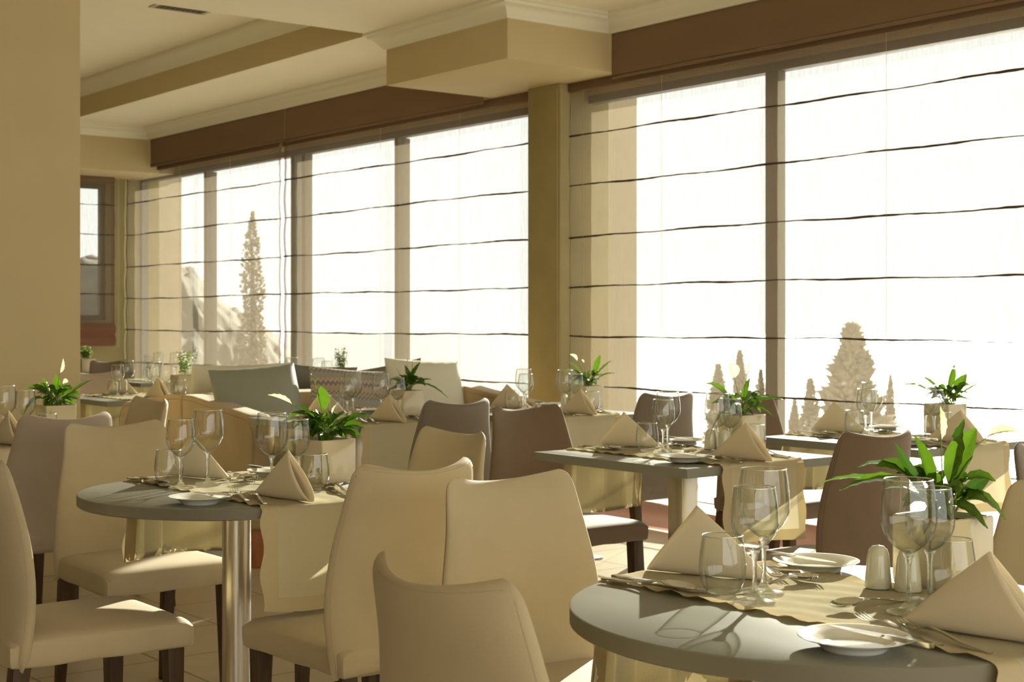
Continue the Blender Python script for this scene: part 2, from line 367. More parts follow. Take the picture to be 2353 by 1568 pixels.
# ------------------------------------------------------------------ roman blinds
RIBS = [2.368, 2.06, 1.742, 1.432, 1.124, .812, .50, .20]
def blind(x, y0, y1, ztop, val, label, seed, ribs=RIBS, zbot=.03, along='y', cords=()):
    rnd = random.Random(seed); cy = (y0+y1)/2; L = y1-y0
    r = empty('roman_blind', (x, cy, 0) if along == 'y' else (cy, x, 0), 0 if along == 'y' else PI/2)
    tag(r, label, 'blind', 'sheer roman blinds')
    zz = [ztop]+ribs+[zbot]
    hem = .035
    def fab(u, v):
        y = -L/2+L*u; k = v*(len(zz)-1); i = min(int(k), len(zz)-2); f = k-i
        z = zz[i]*(1-f)+zz[i+1]*f
        d = .010*math.sin(PI*f)*(1 if z < ztop-.2 else .2)+.003*math.sin(y*23+i)*math.sin(PI*f)
        return (-d, y, z)
    nu = max(24, int(L*14))
    us = [0, hem/L]+[hem/L+(1-2*hem/L)*i/nu for i in range(1, nu)]+[1-hem/L, 1]
    nv = (len(zz)-1)*6
    g = grid(lambda u, v: fab(us[int(round(u*(len(us)-1)))], v), len(us)-1, nv, lambda u, v: 1 if (u*(len(us)-1) < 1 or u*(len(us)-1) > len(us)-2) else 0)
    obj('blind_fabric', g, ['blind', 'blindhem'], r, sharp=0)
    for z in ribs:
        pts = []; rad = []
        ph = rnd.random()*6; n = int(L*22)
        for i in range(n+1):
            y = -L/2+L*i/n
            pts.append((-.006, y, z+.004*math.sin(y*1.9+ph)+.0025*math.sin(y*9+ph*2)+.001*rnd.uniform(-1, 1)))
            rad.append(.0050+.0016*math.sin(y*6+ph)+.0012*rnd.uniform(-1, 1))
        obj('batten', tube(pts, rad, 6), 'batten', r)
    if zbot < .1:   # fabric bunched on the floor line
        def fold(u, v):
            y = -L/2+L*u; a = v*PI*1.15
            return (-.02-.035*math.sin(a)*(1+.35*math.sin(y*7+v*4)), y, .015+.13*(v)+.012*math.sin(y*5+v*3))
        obj('bottom_fold', grid(fold, int(L*14), 10), 'pleat', r, sharp=0)
    hd = box(-.02, .02, -L/2, L/2, ztop-.01, ztop+.045, .004); obj('headrail', hd, 'valance', r)
    for y in cords: obj('cord', tube([(-.014, y-cy, ztop), (-.014, y-cy, zbot+.1)], .0009, 5), 'linenhem', r)
    for (a, b, zt, zb) in val:
        def vf(u, v):
            y = a-cy+(b-a)*u; return (VX+.012-x+.004*math.sin(y*8+2)*v, y, zt+(zb-zt)*v)
        obj('valance', join(grid(vf, int((b-a)*12), 8), tube([(VX+.010-x, a-cy, zb+.02), (VX+.010-x, b-cy, zb+.02)], .004, 6)), 'valance', r, sharp=0)
    return r
blind(5.95, 10.715, 13.84, 2.655, [(10.50, 13.07, 2.94, 2.665)], 'sheer beige roman blind at the far left with the cypress behind it', 1, cords=(11.6, 12.6))
blind(5.95, 7.37, 10.665, 2.655, [(BY1+.01, 10.49, 2.94, 2.655)], 'sheer beige roman blind between the middle seam and the pillar, behind the sofa', 2, cords=(8.2, 9.2))
blind(5.95, -1.3, 7.065, 2.655, [(-1.3, BY0-.01, 2.94, 2.655)], 'wide sheer roman blind right of the pillar covering the largest window', 3, cords=(3.3, 4.6, 6.2, 6.9))
bw = blind(13.72, 4.2, 5.775, 2.575, [], 'small rust-brown roman blind on the far end wall beside the left wall edge', 4, ribs=[2.34, 2.05, 1.76, 1.47, 1.18], zbot=1.10, along='x')
# lower fold stack of that blind
def stack(u, v):
    y = -.7875+1.575*u; return (-.01-.03*abs(math.sin(v*PI*2)), y, .97+.22*v)
obj('bottom_fold', grid(stack, 12, 16), 'pleat', bw, sharp=0)
cr = tag(obj('blind_chain', join(tube([(5.83, 7.02, 2.66), (5.83, 7.015, .45)], .0016, 5), tube([(5.85, 7.005, 2.66), (5.835, 7.008, .45)], .0016, 5)), 'linenhem'), 'thin pale blind pull chain hanging at the right edge of the pillar', 'chain')
cr2 = tag(obj('blind_chain', tube([(5.79, 13.66, 2.62), (5.79, 13.66, .95)], .004, 6), 'linenhem'), 'pale blind cord hanging beside the small far window', 'chain')
# ------------------------------------------------------------------ outside
def outside():
    struct(obj('floor', box(6.32, 9.2, -2, 15.6, -.14, -.02), 'terrace'))
    struct(obj('wall_terrace', join(box(6.6, 6.92, 7.474, 7.95, -.1, 3.4), box(6.6, 7.11, 15.05, 15.45, -.1, 3.4)), 'ext'))
    struct(obj('pane_backdrop', box(2.5, 6.25, 16.2, 16.5, -.1, 6.0), 'outer'))  # added backdrop, tall enough to keep bright sky out of the far pane
    struct(obj('wall_terrace_base', box(2.3, 6.32, 14.05, 16.6, -.14, -.02), 'terrace'))
    def seaf(u, v):
        a = math.radians(-30+150*u); r = 9.3+v**3*4190
        z = -3-37*min(1, v*6)
        return (r*math.sin(a), r*math.cos(a)+2, z)
    struct(obj('sea', grid(seaf, 60, 40), 'sea', sharp=0))
    # wooded slope on the left: crest bearings (picture column) and crest heights
    crest = [(150, 600), (300, 590), (400, 605), (445, 628), (470, 655), (510, 692), (560, 722), (610, 752), (650, 790), (700, 850), (740, 920)]
    rnd = random.Random(4); D0 = 70.0
    def hillf(u, v):
        q = u*(len(crest)-1); i = min(int(q), len(crest)-2); f = q-i
        px = crest[i][0]*(1-f)+crest[i+1][0]*f; py = crest[i][1]*(1-f)+crest[i+1][1]*f
        k = (px-CX)/F; zc = EYE+(HY-py)/F*D0
        t = (v-.5)*2; d = D0+26*t
        z = zc-(zc+14)*abs(t)**1.5
        p = Vector((d*(math.sin(HEAD)+math.cos(HEAD)*k), d*(math.cos(HEAD)-math.sin(HEAD)*k), 0))
        z += .9*noise.noise(p*.16)*min(1, abs(t)*3)+.35*noise.noise(p*.9)+.22*noise.noise(p*2.3)
        return (p.x, p.y, z)
    struct(obj('hillside', grid(hillf, 300, 120), 'hill', sharp=0))
outside()
def tree(px, Y, ztop, height, width, seed, label, kind):
    """crown of small leafy tufts round a trunk, standing at distance"""
    rnd = random.Random(seed); X = ray_y(px, Y); z0 = ztop-height
    t = empty('cypress_tree' if kind == 'cypress' else 'pine_tree', (X, Y, z0)); tag(t, label, 'tree')
    obj('trunk', tube([(0, 0, -.5), (.05, 0, height*.5), (0, .05, height*.9)], [.22, .14, .04], 8), 'bark', t)
    V = []; Fc = []
    n = 2600
    for i in range(n):
        v = rnd.random()**.85
        if kind == 'cypress':
            env = (.30+.70*min(1, (1-v)*1.25))*(1 if v < .8 else math.sqrt(max(.02, (1-v)/.2)))*(1+.16*math.sin(v*13+seed)+.08*math.sin(v*37))
        else:
            env = (1-v)**.75*(.82+.25*abs(math.sin(v*17+seed)))+.03
        a = rnd.random()*2*PI; lob = 1+.22*math.sin(a*3+v*19+seed)
        rr = width*.5*env*lob*rnd.random()**.4
        c = Vector((rr*math.cos(a), rr*math.sin(a), v*height-(.10*rr if kind == 'pine' else 0))); s = width*(.062 if kind == 'cypress' else .075)*(1.15-.7*v)*rnd.uniform(.5, 1.3)
        k = len(V)
        ax = Vector((math.cos(a)+rnd.uniform(-.5, .5), math.sin(a)+rnd.uniform(-.5, .5), rnd.uniform(.1, 1.2))).normalized()
        q = ax.to_track_quat('Z', 'Y').to_matrix()
        for p in ((.8, 0, 0), (0, .8, 0), (-.8, 0, 0), (0, -.8, 0), (0, 0, 1.9), (0, 0, -.8)): V.append(c+q @ Vector(p)*s)
        for f in ((0, 1, 4), (1, 2, 4), (2, 3, 4), (3, 0, 4), (1, 0, 5), (2, 1, 5), (3, 2, 5), (0, 3, 5)): Fc.append(tuple(k+j for j in f))
    obj('foliage', (V, Fc), 'tree', t, sharp=0)
def zat(px, py, Y):
    k = (px-CX)/F; d = Y/(math.cos(HEAD)-math.sin(HEAD)*k); return EYE+(HY-py)/F*d
def T_(px, py, Y, h, w_, seed, lb, kind): tree(px, Y, zat(px, py, Y), h*Y/14, w_*Y/14, seed, lb, kind)
T_(580, 486, 48, 2.9, .40, 3, 'tall dark cypress silhouette behind the far left blind', 'cypress')
T_(1958, 748, 14, 2.6, 1.3, 7, 'conical pine silhouette behind the wide right-hand blind', 'pine')
T_(1700, 806, 17, 2.2, .50, 9, 'low bushy tree silhouette left of the dark mullion of the wide window', 'pine')
T_(1650, 838, 20, 2.0, .55, 12, 'lower shrubby crown beside the bushy tree behind the wide window', 'pine')
T_(1748, 850, 22, 2.0, .4, 15, 'low crown partly behind the dark mullion of the wide window', 'pine')
T_(2046, 862, 18, 2.2, .38, 11, 'small pointed tree right of the conical pine outside', 'pine')
T_(1862, 872, 24, 2.0, .6, 13, 'low wide tree left of the conical pine outside', 'pine')
T_(1826, 920, 15, 2.0, .45, 16, 'smallest low tree just right of the dark mullion of the wide window', 'pine')
# ------------------------------------------------------------------ ceiling vent
def vent():
    r = empty('ceiling_vent', (4.35, 9.16, 3.33)); tag(r, 'slotted rectangular air vent in the recessed ceiling at upper left', 'vent')
    a, b = .17, .11
    obj('vent_frame', join(box(-a-.03, a+.03, -b-.02, -b, -.008, 0), box(-a-.03, a+.03, b, b+.02, -.008, 0), box(-a-.03, -a, -b, b, -.008, 0), box(a, a+.03, -b, b, -.008, 0)), 'vent', r)
    obj('backing', box(-a, a, -b, b, -.003, 0), 'dark', r)
    for i in range(9):
        x = -a+.02+i*(2*a-.04)/8; obj('slat', prism([(x-.006, -.002), (x-.004, -.002), (x+.006, -.008), (x+.004, -.008)], 'y', -b, b), 'ventslat', r)
vent()

# ================================================================== CHAIRS
def make_chair(mat, seam, label):
    r = empty('dining_chair'); tag(r, label, 'chair', 'upholstered dining chairs')
    # seat
    bm = bmesh.new()
    def sf(u, v):
        return None
    n = 14
    def ease(t): return .5-.5*math.cos(PI*t)
    yb, yf = -.215, .245
    def hw(y): return .205+(.222-.205)*(y-yb)/(yf-yb)
    def top(u, v):
        uu = 2*ease(u)-1; y = yb+(yf-yb)*ease(v); vv = 2*ease(v)-1
        drop = .013*(abs(uu)**14)+.013*(abs(vv)**14)
        ins = 1-.022*(max(abs(vv)-.93, 0)/.07)**2
        return (hw(y)*uu*ins, y+.0*uu, .467+.007*(1-uu*uu)*(1-vv*vv)-drop)
    gt = grid(top, 22, 22)
    V = list(gt[0]); Fc = list(gt[1]); ring = [i for i in range(23)]+[j*23+22 for j in range(1, 23)]+[22*23+i for i in range(21, -1, -1)]+[j*23 for j in range(21, 0, -1)]
    last = ring; cxy = Vector((0, (yb+yf)/2))
    for dz, sc in ((.444, 1.010), (.415, 1.008), (.398, 1.0), (.392, .975)):
        new = []
        for i in ring:
            p = Vector(gt[0][i][:2]); q = cxy+(p-cxy)*sc; new.append(len(V)); V.append((q.x, q.y, dz+.0015*math.sin(p.x*40+p.y*31)))
        k = len(ring)
        for a in range(k): Fc.append((last[a], last[(a+1) % k], new[(a+1) % k], new[a]))
        last = new
    Fc.append(tuple(last))
    obj('seat', (V, Fc), mat, r, sharp=60)
    # backrest
    z0, z1 = .385, .888; H = z1-z0; rc = .030
    def halfw(v):
        w = .216+.010*math.sin(PI*min(1, v*1.3))-.046*max(0, (v-.25)/.75)**1.5
        v0 = 1-rc/H
        if v > v0: w -= rc*(1-math.sqrt(max(0, 1-((v-v0)/(1-v0))**2)))
        return w
    def yc(v): return -.197-.012*math.sin(PI*v)*-1-.068*v**2.2
    def bk(side):
        def f(u, v):
            uu = math.sin((u-.5)*PI); vv = math.sin(v*PI/2)
            w = halfw(vv); x = w*uu
            th = (.028-.010*vv)*max(0, 1-abs(uu)**7)**.5*max(0, 1-vv**16)**.5*(max(0, 1-(1-vv)**30)**.5)
            z = z0+H*vv-.020*(1-uu*uu)*vv**5
            y = yc(vv)+.042*uu*uu*vv**.8+.006*uu*uu
            return (x, y+side*th, z)
        return f
    a = grid(bk(1), 26, 26); b = grid(bk(-1), 26, 26)
    obj('backrest', join(a, b), mat, r, sharp=0)
    # stitched seam following the rim on the outer face
    pts = []
    def rim(uu, vv):
        th = (.028-.010*vv)*max(0, 1-abs(uu)**7)**.5*max(0, 1-vv**16)**.5
        return (halfw(vv)*uu, yc(vv)+.042*uu*uu*vv**.8+.006*uu*uu-th+.0003, z0+H*vv-.020*(1-uu*uu)*vv**5)
    for i in range(24): pts.append(rim(-.965, .03+.92*i/23))
    for i in range(13): pts.append(rim(-.92+1.84*i/12, .98))
    for i in range(24): pts.append(rim(.965, .95-.92*i/23))
    obj('stitched_seam', tube(pts, .0008, 5), seam, r)
    for sx in (-1, 1):
        obj('leg', frustum((sx*.192, .208), (sx*.188, .203), 0, .40, .014, .023), 'wood', r)
        obj('leg', frustum((sx*.182, -.235), (sx*.178, -.185), 0, .40, .014, .022), 'wood', r)
    return r
protos = {}
def chair(x, y, face, mat, label, dr=0):
    """(x, y) = middle of the top edge of the back; face: direction the sitter looks"""
    ang = {'+y': 0, '-y': PI, '+x': -PI/2, '-x': PI/2}[face]+math.radians(dr)
    if mat not in protos:
        o = protos[mat] = make_chair(mat, 'creamseam' if mat in ('cream', 'rose') else 'brownseam', label)
    else: o = copy_tree(protos[mat]); o['label'] = label
    off = Matrix.Rotation(ang, 3, 'Z') @ Vector((0, .262, 0))
    o.location = (x+off.x, y+off.y, 0); o.rotation_euler = (0, 0, ang)
    return o
chair(1.16, 3.68, '+x', 'cream', 'cream chair cut off by the left picture edge, seat fully in view', 0)
chair(2.00, 5.14, '+y', 'rose', 'rose-beige chair behind the cream one left of the left-hand round table')
chair(1.965, 4.71, '-y', 'cream', 'cream chair facing the camera on the far side of the left-hand round table')
chair(2.745, 6.03, '-x', 'cream', 'small cream chair back in front of the tan sofa back panel')
chair(1.985, 2.875, '+y', 'cream', 'cream chair with its back to us at the near side of the left-hand round table')
chair(1.985, 2.60, '-y', 'cream', 'cream chair back at picture centre, right behind the nearest chair')
chair(1.125, 1.66, '+x', 'cream', 'nearest cream chair, low at the bottom centre of the picture')
chair(2.705, 3.71, '-x', 'cream', 'cream chair with tilted top edge in front of the two dark chairs')
chair(3.665, 5.03, '+y', 'taupe', 'taupe chair left of the brown one, in front of the sofa table')
chair(3.61, 4.58, '-y', 'brown', 'brown chair facing the camera behind the middle square table')
chair(4.80, 4.93, '+y', 'taupe', 'taupe chair behind the wine glasses of the middle square table')
chair(4.86, 4.58, '-y', 'brown', 'reddish brown chair back beside the dark mullion, behind the lily planter')
chair(3.665, 2.83, '+y', 'brown', 'large brown chair behind the nearest round table')
chair(3.77, 2.40, '-y', 'taupe', 'taupe chair cut by the right edge behind the lily leaves')
chair(2.80, 1.64, '-x', 'cream', 'cream chair back cut off by the right picture edge')
chair(3.80, 9.38, '-y', 'rose', 'rose-beige chair behind the glasses at the far left, beside the wall edge')
chair(4.93, 11.86, '-y', 'brown', 'dark brown chair back at the far left behind the wine glasses')
chair(4.42, 12.0, '-y', 'taupe', 'dark taupe chair back next to the far planter by the wall edge')
# ================================================================== TABLES
def round_table(c, label):
    r = empty('round_table', (*c, 0)); tag(r, label, 'table', 'round dining tables'); R = .43
    obj('tabletop', join(lathe([(0.001, .75), (R-.003, .75), (R, .748)], 96), ), 'top', r)
    obj('top_edge', lathe([(R, .748), (R, .722), (R-.004, .719), (.001, .719)], 96), 'topedge', r)
    obj('pedestal', lathe([(.04, .03), (.04, .719)], 40), 'steel', r)
    obj('base_plate', lathe([(.001, .0), (.25, 0), (.25, .010), (.24, .016), (.06, .022), (.045, .03), (.04, .04)], 64), 'steel', r)
    return r
def square_table(c, label):
    r = empty('square_table', (*c, 0)); tag(r, label, 'table', 'square dining tables')
    obj('tabletop', box(-.365, .365, -.39, .39, .7195, .75, .0015, 1), 'top', r)
    obj('pedestal', box(-.0375, .0375, -.0375, .0375, .012, .7195, .003), 'steel', r)
    obj('base_plate', box(-.22, .22, -.22, .22, 0, .012, .003), 'base_white', r)
    return r
T = dict(T1=(1.915, 1.601), T2=(1.924, 3.721), T9=(1.92, 5.85), T3=(3.675, 3.73), T4=(4.83, 3.70), T5=(4.78, 5.87), T6=(3.74, 6.02), T7=(3.75, 8.54), T8=(4.93, 10.75), T11=(4.97, 8.65))
W = dict(T1='the nearest round table', T2='the left-hand round table', T9='the left-edge round table', T3='the middle square table', T4='the window table at right',
         T5='the table beside the pillar', T6='the sofa table', T7='the far left table', T8='the farthest table', T11='the table behind the cushions')
for k in ('T1', 'T2', 'T9'):
    round_table(T[k], {'T1': 'grey round table with steel foot, nearest, at lower right', 'T2': 'grey round table between the cream chairs at left', 'T9': 'round table at the left picture edge, mostly under its runner'}[k])
for k, lb in dict(T3='grey square table in the middle with square steel leg', T4='grey square table by the wide window, behind the large brown chair', T5='grey square table in front of the pillar',
                  T6='grey square table before the sofa cushions', T7='grey square table at far left beside the wall edge', T8='small-looking farthest table, grey edge seen between glasses', T11='table hidden behind the sofa cushions, by the blind seam').items():
    square_table(T[k], lb)
# ------------------------------------------------------------------ linen runners
def runner(k, label, seed):
    cx, cy = T[k]; rnd = random.Random(seed); rd = k in ('T1', 'T2', 'T9')
    x0, x1 = (-.145, .228) if rd else (-.215, .175)
    hang = .260; R = .43
    def edge(x): return math.sqrt(R*R-x*x) if rd else .39
    ph = [rnd.random()*6 for _ in range(6)]
    hem = .04; W_ = x1-x0
    us = [0, .005, hem/2, hem, hem+.004]+[hem+.004+(W_-2*hem-.008)*i/18 for i in range(1, 18)]+[W_-hem-.004, W_-hem, W_-hem/2, W_-.005, W_]
    # stations along the length: (region, t)
    st = [('a', i/14) for i in range(14)]+[('ca', i/5) for i in range(5)]+[('t', i/50) for i in range(51)]+[('cb', 1-i/5) for i in range(4, -1, -1)]+[('b', 1-i/14) for i in range(13, -1, -1)]
    rb = .012
    def pt(ui, si):
        x = x0+us[ui]; reg, t = st[si]; e = edge(x)
        side = 1 if reg in ('b', 'cb') else -1
        eu = abs(us[ui]-W_/2)/(W_/2); rf = max(0, eu-.8)/.2
        if reg == 't':
            y = -e+.002+(2*e-.004)*t
            z = .7512+rf*.0032*(1+math.sin(y*95+ph[0]+ui*.1))*.5*2+.0007*(1+math.sin(y*60+math.sin(x*30)*2+ph[1]))+.0010*(1+math.sin(x*95+2.5*math.sin(y*14+ph[3])))
            return (x+rf*.003*math.sin(y*60+ph[2])*(1 if us[ui] > W_/2 else -1), y, z)
        if reg in ('ca', 'cb'):
            a = (1-t)*PI/2     # t=0 at the hang, 1 at the top (both ends)
            return (x, side*(e+.001+rb*math.sin(a)-.0), .7512-rb+rb*math.cos(a)+.0005)
        s = (1-t)             # 0 at the edge, 1 at the bottom
        z = .7512-rb-(hang-rb)*s-.006*math.sin(x*14+ph[3]+side)*s
        wv = .007*s*math.sin(x*17+ph[4]*side)+.003*s*math.sin(x*33+z*9+ph[5])
        y = side*(e+.001+rb+abs(wv)*.7+.010*s*s)
        xe = x+(x-(x0+x1)/2)/W_*2*(.006*math.sin(z*46+ph[2]*(1+side))*rf+.004*s)
        return (xe, y, z)
    nu = len(us); V = []; Fc = []; mi = []
    for j in range(len(st)):
        for i in range(nu): V.append(pt(i, j))
    for j in range(len(st)-1):
        for i in range(nu-1):
            a = j*nu+i; Fc.append((a, a+1, a+nu+1, a+nu))
            h = i < 3 or i >= nu-4 or (j < 2) or (j >= len(st)-3); mi.append(1 if h else 0)
    o = obj('table_runner', (V, Fc, mi), ['linen', 'linenhem'], None, sharp=0, loc=(cx, cy, 0)); tag(o, label, 'table runner', 'linen table runners')
RL = dict(T1='beige woven runner with ribbed folds across the nearest round table', T2='beige linen runner hanging off both sides of the left-hand round table', T9='beige linen runner on the round table at the left edge',
          T3='beige linen runner over the middle square table', T4='beige linen runner on the window table, draping behind the large brown chair', T5='pale linen runner hanging from the table beside the pillar',
          T6='beige linen runner hanging from the sofa table', T7='pale linen runner on the far left table, lit beneath its edge', T8='linen runner on the farthest table', T11='linen runner on the table behind the sofa')
for i, (k, lb) in enumerate(RL.items()): runner(k, lb, 20+i)
TZ = .7545   # working height on the cloth
# ================================================================== TABLEWARE
def make_wine(h, rm, rr, zs, label):
    r = empty('wine_glass'); tag(r, label, 'glass', 'wine glasses')
    prof = []
    n = 22
    for i in range(n+1):
        t = i/n; z = zs+(h-zs)*t
        tm = .46
        rad = rm*math.sin(PI/2*min(1, (t/tm)))**.62 if t < tm else rm-(rm-rr)*((t-tm)/(1-tm))**1.8
        prof.append((max(rad, .0035), z))
    obj('bowl', lathe(prof, 48), 'glass', r, sharp=0)
    obj('rim', lathe([(rr-.0008, h), (rr, h+.0008), (rr+.0008, h), (rr, h-.0008), (rr-.0008, h)], 48), 'rimglass', r, sharp=0)
    st = [(.0001, .0), (.034, .0), (.0355, .0012), (.034, .0024), (.022, .0048), (.010, .010), (.0052, .020), (.0038, .040), (.0040, zs-.020), (.0060, zs-.006), (.0105, zs+.0022), (.0085, zs+.0035), (.0001, zs+.004)]
    obj('stem', lathe(st, 32), 'solid', r, sharp=0)
    return r
def make_tumbler(label):
    r = empty('water_tumbler'); tag(r, label, 'glass', 'water tumblers')
    prof = [(.0255, .004), (.032, .010), (.0375, .022), (.0405, .038), (.0405, .052), (.0390, .070), (.0365, .086), (.0345, .100)]
    obj('bowl', lathe(prof, 48), 'glass', r, sharp=0)
    rr = .0345; obj('rim', lathe([(rr-.0008, .1), (rr, .1008), (rr+.0008, .1), (rr, .0992), (rr-.0008, .1)], 48), 'rimglass', r, sharp=0)
    obj('base', lathe([(.0001, 0), (.022, 0), (.0262, .003), (.0250, .007), (.012, .0055), (.0001, .005)], 32), 'solid', r, sharp=0)
    return r
GP = {}
def place(kind, maker, loc, rot, label, mrot=None):
    if kind not in GP: GP[kind] = o = maker(label)
    else: o = copy_tree(GP[kind]); o['label'] = label
    o.location = loc; o.rotation_euler = (rot if isinstance(rot, tuple) else (0, 0, rot))
    return o
big = lambda lb: make_wine(.214, .0445, .0385, .094, lb)
small = lambda lb: make_wine(.192, .0400, .0340, .086, lb)
# ---- plate
def make_plate(lb):
    prof = [(.0001, .0065), (.040, .0062), (.050, .008), (.056, .013), (.066, .0175), (.079, .0205), (.0812, .0212), (.0812, .0200), (.078, .0185), (.064, .0145), (.054, .009), (.048, .0035), (.046, .0), (.043, .0), (.042, .003), (.0001, .003)]
    o = obj('side_plate', lathe(prof, 64), 'china', None, sharp=0); return tag(o, lb, 'plate', 'side plates')
# ---- cutlery: swept flat bars, +y = business end
def sweep(st, n=6):
    """st: (y, z, halfwidth, thickness, dish)"""
    V = []; Fc = []; k = 2*(n+1)
    for (y, z, hw, th, ds) in st:
        for i in range(n+1):
            u = -1+2*i/n; V.append((hw*u, y, z+ds*u*u+th/2))
        for i in range(n, -1, -1):
            u = -1+2*i/n; V.append((hw*u, y, z+ds*u*u-th/2))
    for j in range(len(st)-1):
        for i in range(k): Fc.append((j*k+i, j*k+(i+1) % k, (j+1)*k+(i+1) % k, (j+1)*k+i))
    Fc.append(tuple(range(k))[::-1]); Fc.append(tuple(range((len(st)-1)*k, len(st)*k)))
    return V, Fc
def make_fork(lb):
    h = sweep([(-.105, .003, .0048, .003, 0), (-.10, .003, .0052, .003, 0), (-.04, .0045, .0040, .0028, 0), (.0, .010, .0030, .0028, 0), (.03, .0125, .0032, .0024, 0), (.040, .0105, .0075, .002, .001), (.050, .0075, .0115, .0018, .0015), (.056, .0062, .0118, .0018, .0015)])
    ts = [sweep([(.055, .0062, .0017, .0017, 0), (.075, .0045, .0014, .0015, 0), (.095, .0085, .0009, .0012, 0), (.102, .0115, .0004, .0008, 0)], 1) for _ in range(4)]
    gs = [h]
    for i, x in enumerate((-.0098, -.0033, .0033, .0098)): gs.append(xf(ts[i], Matrix.Translation((x, 0, .0006))))
    return tag(obj('fork', join(*gs), 'cutlery', None), lb, 'fork', 'forks')
def make_spoon(lb):
    st = [(-.105, .003, .0048, .003, 0), (-.10, .003, .0052, .003, 0), (-.04, .0045, .0040, .0028, 0), (.0, .011, .0030, .0028, 0), (.03, .0145, .0034, .0024, 0)]
    for i in range(13):
        t = i/12; hw = .0215*math.sin(PI*(.06+.94*t)**.85)**.62+.0008; dp = .0085*math.sin(PI*min(1, t*1.02))**.7
        st.append((.036+.064*t, .0155-.005*t+.0*dp-dp, max(hw, .002), .0014, dp))
    return tag(obj('spoon', join(sweep(st, 10)), 'cutlery', None), lb, 'spoon', 'spoons')
def make_knife(lb):
    st = [(-.11, .004, .0050, .0065, 0), (-.105, .004, .0056, .0070, 0), (-.02, .0042, .0045, .006, 0), (-.012, .0042, .004, .0045, 0)]
    bl = []
    for i in range(11):
        t = i/10; w_ = .0085*(1-t**3.5)+.0012; bl.append((-.014+.118*t, .0042, w_, .0016-.0008*t, 0))
    return tag(obj('knife', join(sweep(st), sweep(bl, 4)), 'cutlery', None), lb, 'knife', 'knives')
def make_butter_knife(lb):
    o = make_knife(lb); o.name = 'butter_knife'
    for v in o.data.vertices: v.co.x *= .9; v.co.y *= .84
    return o
# ---- napkin: cloth cone, closed point at the origin, open teardrop mouth towards -y
def make_napkin(lb, var=0):
    h = .128
    def layer(sc, wv, off):
        def f(u, v):
            a = 2*PI*u; zz = (1+math.cos(a))/2
            x = wv*math.sin(a)*((1-math.cos(a))/2)**.45
            mz = h*sc*zz; my = -.148-.100*(1-zz)**1.1
            my *= (1-off)
            p = Vector((x, my, mz)); k = v
            tipz = .006*(1+math.cos(a))/2
            q = Vector((.010*math.sin(a), -.004, tipz))
            r_ = q.lerp(p, k); bul = math.sin(PI*k)
            r_.x += .008*bul*(1 if x > 0 else -1)*(1-zz)*.8
            r_.z = max(r_.z, .0004) + .003*bul*zz
            return r_
        return f
    g1 = grid(layer(1, .027, 0), 48, 20); g2 = grid(layer(.94, .017, .02), 48, 14)
    # rolled inner flap standing in the mouth
    def flap(u, v):
        a = -.9+1.8*u
        return Vector((.018*math.sin(a*1.4)+.004, -.13-.075*(1-v)-.012*math.cos(a), .002+(h*.93)*v*(1-.25*abs(a)*v)))
    o = obj('napkin', join(g1, g2), 'napkin', None, sharp=0)
    md = o.modifiers.new('thickness', 'SOLIDIFY'); md.thickness = .0016; md.offset = 1
    return tag(o, lb, 'napkin', 'folded cream napkins')
# ---- shakers
def make_shaker(lb):
    r = empty('salt_shaker'); tag(r, lb, 'shaker', 'white ceramic shakers')
    obj('body', lathe([(.0001, .0), (.0225, 0), (.0236, .002), (.0225, .02), (.0200, .045), (.0188, .057), (.0160, .067), (.010, .0732), (.0001, .0748)], 36), 'shaker', r, sharp=0)
    g = join(*[lathe([(.0001, .0752), (.0010, .0752), (.0010, .0735)], 8, (x, y, -.0008 if x or y else 0)) for x, y in ((0, 0), (.0045, 0), (-.0045, 0))])
    obj('holes', g, 'dark', r); return r
# ---- planters and plants
def make_pot(r, s=.0625, h=.125):
    gs = []
    o_ = prism([(-s, -s), (s, -s), (s, s), (-s, s)], 'z', 0, h, .004, 3)
    # walls: outer shell with hollow top
    bm = bmesh.new(); vs = [[bm.verts.new((sx*q, sy*q, z)) for sx, sy in ((-1, -1), (1, -1), (1, 1), (-1, 1))] for q, z in ((s-.003, 0), (s-.001, .004), (s, .02), (s, h-.002), (s-.002, h), (s-.006, h), (s-.008, h-.003), (s-.008, h-.03))]
    bm.faces.new(vs[0][::-1])
    for a, b in zip(vs[:-1], vs[1:]):
        for i in range(4): bm.faces.new([a[i], a[(i+1) % 4], b[(i+1) % 4], b[i]])
    ve = [e for e in bm.edges if abs(e.verts[0].co.z-e.verts[1].co.z) > 1e-4]
    bmesh.ops.bevel(bm, geom=ve, offset=.0035, segments=3, profile=.5, affect='EDGES')
    obj('pot', bm_geo(bm), 'planter', r, sharp=50)
    obj('soil', grid(lambda u, v: ((2*u-1)*(s-.008), (2*v-1)*(s-.008), h-.012+.004*math.sin(u*19)*math.sin(v*17)), 10, 10), 'soil', r)
